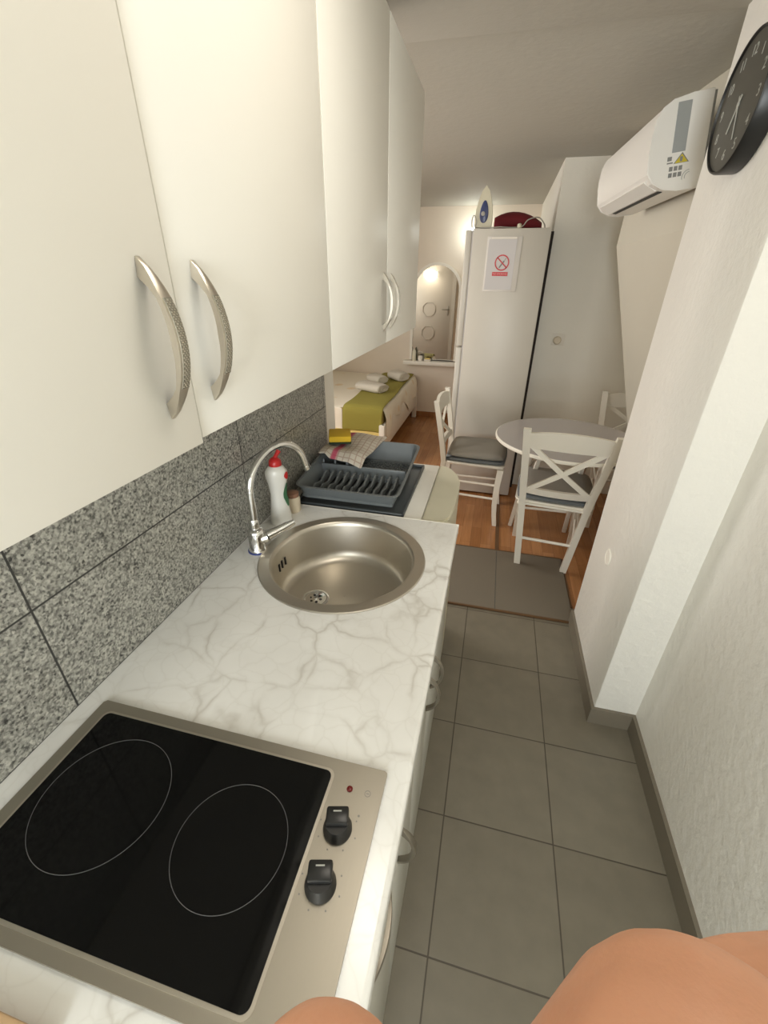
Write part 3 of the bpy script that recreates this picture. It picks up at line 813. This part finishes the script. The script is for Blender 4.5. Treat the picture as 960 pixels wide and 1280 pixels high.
# sign in its sleeve
sg = empty('no_smoking_sign', (-.035, 3.199, 1.60)); tag(sg, 'no smoking notice in a plastic sleeve on the tall fridge', 'sign')
MB().box((-.10, -.003, -.150), (.108, 0, .150), .001).build('sleeve', 'sleeve', sg)
MB().box((-.090, -.0045, -.140), (.078, -.003, .135)).build('paper', 'paper', sg, 0)
MB().box((-.075, -.0056, .137), (.075, -.003, .146)).build('sleeve_bar', 'trimwhite', sg, 0)
mx = Matrix.Rotation(PI/2, 4, 'X')
m4 = Matrix.Translation((.003, -.0046, .010)) @ mx
mb = MB().lathe([(.037, 0), (.037, .0008), (.044, .0008), (.044, 0)], n=48, mtx=m4, cap0=False, cap1=False)
mb.bar((-.028, -.0050, .038), (.034, -.0050, -.018), .0065, .0008)
sy = mb.build('prohibition_ring', 'signred', sg, 0)
mb = MB().bar((-.012, -.0049, -.018), (.016, -.0049, .020), .008, .0006)
mb.bar((.017, -.0049, .022), (.026, -.0049, .036), .003, .0005)
mb.build('cigarette', 'ink', sg, 0)
MB().box((-.050, -.0056, -.063), (.046, -.0045, -.041)).build('red_panel', 'signred', sg, 0)
text('NO SMOKING', .0135, 'pink', sg, Matrix.Translation((-.002, -.0060, -.052)) @ mx)

# things on top of the tall fridge
ir = empty('clothes_iron', (-.178, 3.30, 1.793), .0); tag(ir, 'white clothes iron standing upright on the tall fridge', 'iron')
def loft(secs, mtx=None):
    """secs: list of lists of points (same count)"""
    mb = MB(); n = len(secs[0]); vs = [p for s_ in secs for p in s_]; fs = []
    for i in range(len(secs)-1):
        for k in range(n): fs.append((i*n+k, i*n+(k+1) % n, (i+1)*n+(k+1) % n, (i+1)*n+k))
    fs += [tuple(range(n-1, -1, -1)), tuple((len(secs)-1)*n+k for k in range(n))]
    mb._add(vs, fs, mtx); return mb
def iron_outline(s, y, zoff=0):   # soleplate outline in xz (standing upright), tip at the top
    pts = []
    for i in range(9):
        t = i/8; z = .015+.215*t; w = .060*(math.cos(t*PI/2)**.62 if t < 1 else 0)*(1-.12*(1-t)**3)
        pts.append((w*s, y, z*1.0+zoff))
    left = [(-x, y_, z) for x, y_, z in reversed(pts[:-1])]
    return pts+left
MB.loft = loft
loft([iron_outline(.95, 0), iron_outline(1.0, .004), iron_outline(1.0, .016)]).build('soleplate', 'ivory', ir, 40)
secs = []
for k, (s, y, zo) in enumerate(((.96, .016, 0), (.92, .035, -.002), (.70, .055, -.006), (.35, .064, -.010))): secs.append(iron_outline(s, y, zo))
loft(secs).build('housing', 'ivory', ir, 50)
pl = []
for y, s in ((-.001, .95), (-.0035, .8)):
    pts = []
    for i in range(24):
        a = 2*PI*i/24; pts.append((.027*s*math.sin(a)*(1-.25*math.cos(a)), y, .095+.062*s*math.cos(a)))
    pl.append(pts)
o = loft(pl).build('blue_panel', 'blue', ir, 30); o['label'] = 'dark blue teardrop panel'
MB().lathe([(.012, 0), (.012, .004), (.009, .006)], n=20, mtx=Matrix.Translation((-.006, -.003, .085)) @ Matrix.Rotation(PI/2, 4, 'X')).build('dial', 'cord', ir)
MB().tube([(0, .052, .040), (0, .095, .050), (0, .105, .085), (0, .098, .140), (0, .056, .165)], [.011, .012, .012, .011, .009], 12).build('grip_handle', 'ivory', ir, 60)
pts = [(-.03, .03, .012), (-.062, .0, .008), (-.070, -.02, .05), (-.058, -.02, .075), (-.040, -.02, .040), (-.045, -.03, .006), (.0, -.06, .006), (.06, -.075, .005), (.11, -.07, .008), (.18, -.05, .006), (.24, -.05, .012), (.27, -.045, .045), (.33, -.01, .060), (.37, .02, .030), (.38, .05, .008)]
def smooth_path(pts, k=5):
    out = []; P_ = [V(p) for p in pts]; P_ = [P_[0]]+P_+[P_[-1]]
    for i in range(1, len(P_)-2):
        for j in range(k):
            t = j/k; a, b, c, d = P_[i-1:i+3]
            out.append(.5*((2*b)+(-a+c)*t+(2*a-5*b+4*c-d)*t*t+(-a+3*b-3*c+d)*t**3))
    out.append(P_[-2]); return out
MB().tube([tuple(p) for p in smooth_path(pts)], .0035, 8).build('power_cord', 'cord', ir, 60)
bg = MB(); vs = []
secs = []
for i in range(9):
    t = i/8; x = -.155+.30*t; h = .118*(math.sin(PI*min(1, .18+t*.72))**.6)*(1-.15*t); w = .10*(math.sin(PI*(.08+.84*t))**.5)
    secs.append([(x, .0+w*math.cos(a)*1.0, max(.0, h*.48+h*.52*math.sin(a))) for a in [2*PI*k/14 for k in range(14)]])
o = loft(secs).build('folded_bag', 'darkred', None, 60, (.040, 3.48, 1.794)); tag(o, 'dark red fabric bundle lying on the tall fridge behind the iron', 'bag')
pk = MB().lathe([(.012, 0), (.014, .006), (.012, .022), (.006, .026)], (0, 0, 0), 14).build('plug', 'ivory', None, 40, (.045, 3.235, 1.793)); tag(pk, 'pale electric plug lying on the front edge of the tall fridge', 'plug')

# thermostat / small wall fitting
hk = empty('wall_hook', (.412, 3.469, 1.143)); tag(hk, 'small pale knob on a square plate on the wall right of the tall fridge', 'hook')
MB().box((-.035, -.006, -.035), (.050, 0, .042), .004).build('plate', 'trimwhite', hk)
MB().lathe([(.026, 0), (.028, .01), (.022, .018)], n=20, mtx=Matrix.Translation((0, -.006, 0)) @ Matrix.Rotation(PI/2, 4, 'X')).build('knob', 'beige', hk)

# ------------------------------------------------------------------ air conditioner
ac = empty('air_conditioner', (.583, 1.925, 1.788), 0); tag(ac, 'white wall-mounted air conditioner high on the sloping wall', 'air conditioner')
ac.rotation_euler = (0, math.radians(-8), math.radians(3.2)); ac.scale = (1.05, .85, .92)
L = .80
prof = [(-.006, .0), (-.006, .262), (-.060, .262), (-.108, .255), (-.134, .238), (-.150, .208), (-.157, .165), (-.160, .120), (-.158, .060), (-.142, .032), (-.110, .010), (-.070, 0)]
MB().prism(prof, 'y', .006, L-.006, .003).build('body', 'acw', ac, 25)
cap = [(x*1.01, .13+(z-.13)*1.012) for x, z in prof]
MB().prism(cap, 'y', 0, .008, .003).build('end_cap', 'acw', ac, 25)
MB().prism(cap, 'y', L-.008, L, .003).build('end_cap', 'acw', ac, 25)
MB().box((-.006, .002, .004), (.0, L-.002, .258)).build('mounting_plate', 'ink', ac, 0)
# louvre in the lower front
MB().bar((-.1575, .02, .052), (-.1575, L-.02, .052), .003, .003).build('front_seam', 'ink', ac, 0)
m_l = MB(); m_l.prism([(-.156, .043), (-.150, .048), (-.112, .014), (-.118, .0105)], 'y', .05, L-.05)
m_l.build('louvre', 'acw', ac, 0)
MB().prism([(-.112, .0085), (-.108, .0135), (-.096, .0095), (-.099, .0045)], 'y', .05, L-.10).build('outlet_slot', 'blackm', ac, 0)
def endbox(x0, x1, z0, z1, m, nm, dep=.0006):
    return MB().box((x0, -dep, z0), (x1, 0.0005, z1)).build(nm, m, ac, 0)
endbox(-.098, -.062, .110, .245, 'foil', 'silver_sticker')
pts = [(-.102, .078), (-.060, .078), (-.081, .108)]
MB().prism([(x+.012, z) for x, z in pts], 'y', -.0006, .0005).build('warning_border', 'ink', ac, 0)
MB().prism([((x+.012)*.84-.011, (z-.089)*.80+.088) for x, z in pts], 'y', -.0009, .0005).build('warning_triangle', 'yel', ac, 0)
MB().prism([(-.073, .082), (-.067, .082), (-.066, .096), (-.074, .096)], 'y', -.0012, .0005).build('warning_mark', 'ink', ac, 0)
mb = MB()
for k in range(3):
    for j in range(2): mb.box((-.100+k*.013, -.0006, .040+j*.018), (-.090+k*.013, .0005, .053+j*.018))
mb.box((-.108, -.0006, .080), (-.092, .0005, .084)).box((-.108, -.0006, .088), (-.096, .0005, .100))
mb.build('printed_marks', 'ink', ac, 0)
mb = MB()
for q in range(2):
    pts = [(-.040+(.014+q*.007)*math.cos(a), 0, .035+(.014+q*.007)*math.sin(a)) for a in [PI*.55+PI*.55*k/8 for k in range(9)]]
    mb.tube(pts, .0009, 6)
mb.build('moulded_arcs', 'foil', ac, 60)

# ------------------------------------------------------------------ clock
cy, cz, cr = 1.535, 1.888, .134
ck = empty('wall_clock', (.534, cy, cz)); tag(ck, 'round black wall clock high on the plastered pillar', 'clock')
mm = Matrix.Rotation(-PI/2, 4, 'Y')
MB().lathe([(.130, 0), (cr, .004), (cr, .040), (cr-.003, .046), (cr-.006, .046), (cr-.008, .040), (.001, .040)], n=72, mtx=mm).build('case', 'black', ck, 35)
MB().lathe([(cr-.008, .0402), (cr-.008, .0408)], n=72, mtx=mm).build('dial_face', 'face', ck, 30)
def onface(y, z, rot=0):   # readable when looking along +x : right = -y
    B = Matrix(((0, 0, -1), (-1, 0, 0), (0, 1, 0))).to_4x4()
    return Matrix.Translation((-.0412, y, z)) @ B
for h in range(1, 13):
    a = h*PI/6
    text(str(h), .030, 'digit', ck, onface(-.095*math.sin(a), .095*math.cos(a)-.001), 'numeral')
def hand(a, L_, w):
    mb = MB(); d = V((0, -math.sin(a), math.cos(a)))
    return mb.bar(V((-.0425, 0, 0))-d*.018, V((-.0425, 0, 0))+d*L_, w, .0012, (1, 0, 0))
hand(math.radians(205), .055, .006).build('hour_hand', 'digit', ck, 0)
hand(math.radians(160), .075, .004).build('minute_hand', 'digit', ck, 0)
MB().lathe([(.006, .0415), (.006, .0440)], n=16, mtx=mm).build('hub', 'digit', ck)
# round blank cover on the pillar
cv = MB().lathe([(.034, 0), (.034, .003), (.031, .005), (.028, .005), (.027, .0035)], n=36, mtx=Matrix.Translation((.534, 1.585, .55)) @ mm @ Matrix.Rotation(0, 4, 'Z')).build('round_cover_plate', 'wall')
tag(cv, 'round white blanking plate low on the side of the pillar', 'cover plate')

# ------------------------------------------------------------------ bedroom: mirror, shelf, bed
mi = empty('arched_mirror', (-.715, 5.30, .68)); tag(mi, 'arched wall mirror in a cream frame on the far wall', 'mirror')
def arch(w, h, n=20):
    pts = [(-w, 0), (w, 0), (w, h-w*1.0)]
    for k in range(1, n): a = PI*k/n; pts.append((w*math.cos(a), h-w+w*math.sin(a)))
    pts.append((-w, h-w)); return pts
W_, Hh = .275, 1.00
A = arch(W_, Hh); Bq = arch(W_-.028, Hh-.028)
MB().prism([(x, z+.0) for x, z in Bq], 'y', -.012, -.006).build('mirror_glass', 'mirror', mi, 0)
mb = MB(); n = len(A); vs = [(x, -.030, z) for x, z in A]+[(x, -.030, z) for x, z in Bq]+[(x, 0, z) for x, z in A]+[(x, 0, z) for x, z in Bq]; fs = []
for k in range(n):
    j = (k+1) % n; fs += [(k, j, n+j, n+k), (2*n+k, 2*n+j, 3*n+j, 3*n+k), (k, j, 2*n+j, 2*n+k), (n+k, n+j, 3*n+j, 3*n+k)]
mb._add(vs, fs); mb.build('frame', 'trimwhite', mi, 30)
tag(MB().box((-1.045, 5.17, .635), (-.36, 5.30, .675), .004).build('wall_shelf', 'trimwhite'), 'white ledge below the arched mirror', 'shelf')
b1 = MB().lathe([(.022, 0), (.023, .004), (.023, .10), (.010, .118), (.010, .130)], (0, 0, 0), 20).build('shampoo_bottle', 'cream', None, 40, (-.925, 5.225, .676)); tag(b1, 'tall pale bottle at the left end of the mirror ledge', 'bottle')
b2 = MB().lathe([(.022, 0), (.026, .004), (.028, .055), (.026, .055), (.022, .006)], (0, 0, 0), 20, cap1=True).build('cup', 'trimwhite', None, 40, (-.850, 5.225, .676)); tag(b2, 'small white cup on the mirror ledge beside the pale bottle', 'cup')
b3 = empty('soap_dish', (-.765, 5.225, .676)); tag(b3, 'pale yellow soap dish on the mirror ledge', 'soap dish')
MB().lathe([(.035, 0), (.048, .022), (.046, .022), (.032, .004)], n=24, mtx=Matrix.Diagonal((1, .7, 1, 1))).build('dish', 'trimwhite', b3)
MB().box((-.032, -.018, .008), (.032, .018, .036), .008).build('soap', 'paleyellow', b3)

bd = empty('bed', (-1.50, 4.45, 0)); tag(bd, 'low bed with a floral sheet in the far left corner', 'bed')
P = lambda x, y, z: (x+1.50, y-4.45, z)
MB().box(P(-2.18, 3.62, .20), P(-.905, 5.27, .30), .01).build('bed_base', 'paleyellow', bd)
MB().box(P(-.905, 3.60, .14), P(-.880, 5.28, .37), .004).build('side_board', 'wood_white', bd)
MB().box(P(-2.18, 3.58, .17), P(-.905, 3.62, .25), .004).build('foot_board', 'wood_white', bd)
for x, y in ((-.90, 3.61), (-.90, 5.24), (-2.15, 3.61), (-2.15, 5.24)):
    MB().box(P(x-.025, y-.025, 0), P(x+.025, y+.025, .37), .004).build('leg', 'wood_white', bd)
MB().box(P(-2.17, 3.66, .30), P(-.915, 5.27, .485), .03, 3).build('mattress', 'paleyellow', bd)
def sheet(u, v):
    # u across (left -> right edge -> hanging down), v along y
    y = 3.66+1.60*v
    if u < .75: x = -2.16+1.255*u/.75; z = .492+.006*math.sin(9*u+7*v)
    else:
        t = (u-.75)/.25; x = -.905+.025*min(1, t*3)+.012*math.sin(v*23)*t; z = .492-(.20+.05*math.sin(v*9+1)+.04*math.sin(v*21))*t
    return P(x, y, z)
cloth(sheet, 28, 26, .006, 'sheet', 'floral_sheet', bd)
def sheetf(u, v):
    x = -2.15+.87*u; z = .495-.26*v; y = 3.655-.012*math.sin(u*14)*v-.01*v
    return P(x, y, z)
cloth(sheetf, 16, 6, .006, 'sheet', 'sheet_front_drop', bd)
def runner(u, v):
    x = -1.285+.375*u + .012*math.sin(v*6)
    if v < .12: t = 1-v/.12; y = 3.636-.012*t; z = .520-.225*t-.0
    else: y = 3.636+(v-.12)/.88*1.60; z = .520+.004*math.sin(v*16+u*4)
    z -= .010*(abs(u-.5)*2)**6
    return (x+1.1, y-4.4, z-.5)
o = cloth(runner, 10, 26, .008, 'green', 'bed_runner'); o.location = (-1.1, 4.4, .5)
tag(o, 'olive green runner laid along the bed and hanging over its foot', 'bed cover')
def towel(loc, rz, label, L_=.27, W2=.15, hh=.06):
    mb = MB(); secs = []
    for i in range(9):
        t = i/8*2-1; x = t*L_/2; e_ = .82+.18*(1-t**6)
        pts = []
        for k in range(16):
            a = 2*PI*k/16; ca, sa = math.cos(a), math.sin(a)
            pts.append((x, W2/2*e_*math.copysign(abs(ca)**.7, ca), hh/2+hh/2*e_*math.copysign(abs(sa)**.8, sa)*(1+.1*math.sin(3*a+t*2))))
        secs.append(pts)
    r = empty('folded_towel', loc, rz); tag(r, label, 'towel', 'folded white towels on the bed')
    loft(secs).build('roll', 'towel', r, 60)
    sp_ = []
    for k in range(40):
        a = k*.42; q = (1-k/42)
        sp_.append((L_/2+.002, W2*.44*q*math.cos(a), hh/2+hh*.43*q*math.sin(a)))
    MB().tube(sp_, .003, 6).build('rolled_edge', 'towel', r, 60)
    return r
towel((-1.16, 4.20, .527), -.45, 'folded white towel nearest the foot of the bed', .30, .20, .085)
towel((-1.02, 4.80, .527), -.7, 'white rolled towel with a grey end, farther along the bed', .22, .17, .095)
towel((-1.21, 4.60, .527), -.7, 'white rolled towel at the left of the farther pair', .22, .16, .085)

# bedroom door seen in the mirror, with diamond mouldings
d1 = struct(MB().box((-1.72, 1.717, 0), (-.905, 1.745, 2.02), .002).build('door_1', 'door'), 'grey beige door with diamond mouldings seen in the mirror')
for z in (1.03, .62):
    mb = MB(); c = V((-1.32, 1.750, z)); r_ = .115
    q = [c+V((r_*.45, 0, r_)), c+V((-r_*.45, 0, r_)), c+V((-r_, 0, r_*.40)), c+V((-r_, 0, -r_*.40)), c+V((-r_*.45, 0, -r_)), c+V((r_*.45, 0, -r_)), c+V((r_, 0, -r_*.40)), c+V((r_, 0, r_*.40))]
    for i in range(8): mb.bar(q[i], q[(i+1) % 8], .014, .012)
    mb.build('diamond_moulding', 'door', d1, 0)
MB().box((-.975, 1.745, .93), (-.945, 1.752, 1.09), .003).tube([(-.96, 1.752, 1.03), (-.96, 1.79, 1.03), (-1.07, 1.79, 1.03)], .008, 8).build('door_handle', 'nickel_dark', d1, 50)
struct(MB().box((-.905, 1.717, 0), (-.84, 1.755, 2.08)).box((-1.785, 1.717, 0), (-1.72, 1.755, 2.08)).box((-1.785, 1.717, 2.02), (-.84, 1.755, 2.08)).build('trim_4', 'door', smooth=0), 'door frame seen in the mirror')

def sconce(loc, sgn, label, m, power, col, horiz=False):
    r = empty('wall_lamp', loc); tag(r, label, 'lamp')
    mt_ = Matrix.Rotation(-sgn*PI/2, 4, 'X')
    MB().lathe([(.045, 0), (.045, .012), (.02, .018), (.02, .05)], n=24, mtx=mt_).build('bracket', 'trimwhite', r)
    mb = MB(); e_ = .075*sgn
    if horiz: mb.tube([(-.11, e_, 0), (-.105, e_, 0), (.105, e_, 0), (.11, e_, 0)], [.03, .042, .042, .03], 20)
    else: mb.sphere((0, e_, 0), .055)
    mb.build('lamp_glass', m, r, 60)
    return r
sconce((-.36, 5.299, 1.93), -1, 'lit wall lamp on the far wall, hidden behind the tall fridge', 'lampwhite', 0, None)
sconce((-1.31, 1.746, 1.60), 1, 'lit tubular lamp reflected at the top left of the arched mirror', 'lampglow', 0, None, True)

# ceiling lamp above the corridor, out of frame
cl = empty('ceiling_lamp', (.05, .62, CEIL-.015)); tag(cl, 'round lit ceiling lamp above the kitchen corridor', 'lamp')
MB().lathe([(.15, -.0), (.15, -.012), (.14, -.018)], (0, 0, 0), 40).build('ceiling_plate', 'trimwhite', cl)
MB().lathe([(.14, -.018), (.135, -.05), (.10, -.068), (.04, -.075), (.002, -.076)], (0, 0, 0), 40).build('diffuser', 'lampwarm', cl, 60)

# ------------------------------------------------------------------ the photographer's hand at the bottom of the frame
def hand_mesh():
    mb = MB()
    def cap(p, q, r0, r1):
        n = 6; pts = []; rr = []
        p, q = V(p), V(q); d = (q-p).normalized()
        for k in range(5): a = PI/2*(1-k/4); pts.append(p-d*r0*math.sin(a)); rr.append(max(.0004, r0*math.cos(a)))
        for k in range(1, n): pts.append(p.lerp(q, k/n)); rr.append(r0+(r1-r0)*k/n)
        for k in range(5): a = PI/2*k/4; pts.append(q+d*r1*math.sin(a)); rr.append(max(.0004, r1*math.cos(a)))
        mb.tube([tuple(x) for x in pts], rr, 16)
    def C(px, py, f): return camp(px, py, f)
    # thumb: big knuckle in view
    ch = [(1080, 1760, .062, .020), (990, 1560, .053, .0180), (893, 1432, .049, .0182), (765, 1550, .050, .0165), (650, 1640, .052, .0115)]
    for a, b in zip(ch, ch[1:]): cap(C(*a[:3]), C(*b[:3]), a[3], b[3])
    # edge of the palm behind the thumb, at the right of the frame
    pm = [(1120, 1440, .066, .0230), (1190, 1550, .075, .026), (1150, 1640, .085, .026)]
    for a, b in zip(pm, pm[1:]): cap(C(*a[:3]), C(*b[:3]), a[3], b[3])
    cap(C(985, 1386, .066), C(1250, 1382, .070), .0195, .022)
    # palm body
    for a, b in (((1050, 1500, .088), (1350, 1560, .095)), ((1000, 1640, .088), (1300, 1700, .095)), ((1150, 1560, .08), (1100, 1700, .09))): cap(C(*a), C(*b), .016, .018)
    # forearm
    cap(C(1300, 1560, .085), C(1700, 2100, .11), .027, .034)
    cap(C(1300, 1640, .09), C(1700, 2100, .11), .027, .034)
    # fingers: index tip rises at the lower middle of the frame
    fg = [[(1060, 1480, .088, .0095), (800, 1560, .080, .0092), (560, 1540, .058, .0100), (400, 1426, .045, .0104)],
          [(1040, 1560, .092, .0095), (780, 1660, .088, .0092), (560, 1640, .074, .0086), (440, 1560, .064, .0078)],
          [(1030, 1640, .096, .009), (790, 1760, .094, .0088), (600, 1760, .084, .0082), (500, 1690, .076, .0074)],
          [(1040, 1710, .100, .008), (830, 1840, .100, .0076), (680, 1850, .092, .0070), (600, 1800, .086, .0064)]]
    for F_ in fg:
        for a, b in zip(F_, F_[1:]): cap(C(*a[:3]), C(*b[:3]), a[3], b[3])
    o = mb.build('hand', 'skin', None, 180)
    md = o.modifiers.new('merge', 'REMESH'); md.mode = 'VOXEL'; md.voxel_size = .0011; md.use_smooth_shade = True
    sm = o.modifiers.new('relax', 'SMOOTH'); sm.factor = .5; sm.iterations = 5
    return o
tag(hand_mesh(), "photographer's bare hand, thumb knuckle and fingertip intruding at the bottom edge of the picture", 'hand')

# ------------------------------------------------------------------ light
def area(name, loc, rot, sx, sy, power, col):
    l = bpy.data.lights.new(name, 'AREA'); l.shape = 'RECTANGLE'; l.size = sx; l.size_y = sy; l.energy = power; l.color = col
    o = bpy.data.objects.new(name, l); COL.objects.link(o); o.location = loc; o.rotation_euler = rot; return o
def point(name, loc, power, col, r=.05):
    l = bpy.data.lights.new(name, 'POINT'); l.energy = power; l.color = col; l.shadow_soft_size = r
    o = bpy.data.objects.new(name, l); COL.objects.link(o); o.location = loc; return o
area('window_daylight', (.035, YB-.05, 1.375), (PI/2, 0, 0), .64, 1.12, 42, (.94, .99, 1.0))
area('bedroom_fill', (-2.23, 2.55, 1.425), (PI/2, 0, -PI/2), .98, 1.02, 38, (1, .97, .93))  # added fill light at the made-up bedroom window
area('ceiling_lamp_light', (.05, .62, CEIL-.095), (0, 0, 0), .28, .28, 3.0, (1, .92, .80))
point('far_lamp_light', (-.36, 5.16, 1.93), 3.2, (.95, 1, .93), .05)
point('mirror_lamp_light', (-1.31, 1.95, 1.60), 5, (1, .86, .68), .06)
wd = bpy.data.worlds.new('world'); S.world = wd; wd.use_nodes = True
wd.node_tree.nodes['Background'].inputs[0].default_value = (.75, .85, 1, 1); wd.node_tree.nodes['Background'].inputs[1].default_value = .6
S.view_settings.view_transform = 'Standard'; S.view_settings.look = 'None'
S.view_settings.exposure = 0; S.view_settings.gamma = 1; S.view_settings.use_curve_mapping = False
S.cycles.max_bounces = 10; S.cycles.diffuse_bounces = 6; S.cycles.use_denoising = True
S.cycles.sample_clamp_indirect = 6; S.cycles.caustics_reflective = False; S.cycles.caustics_refractive = False
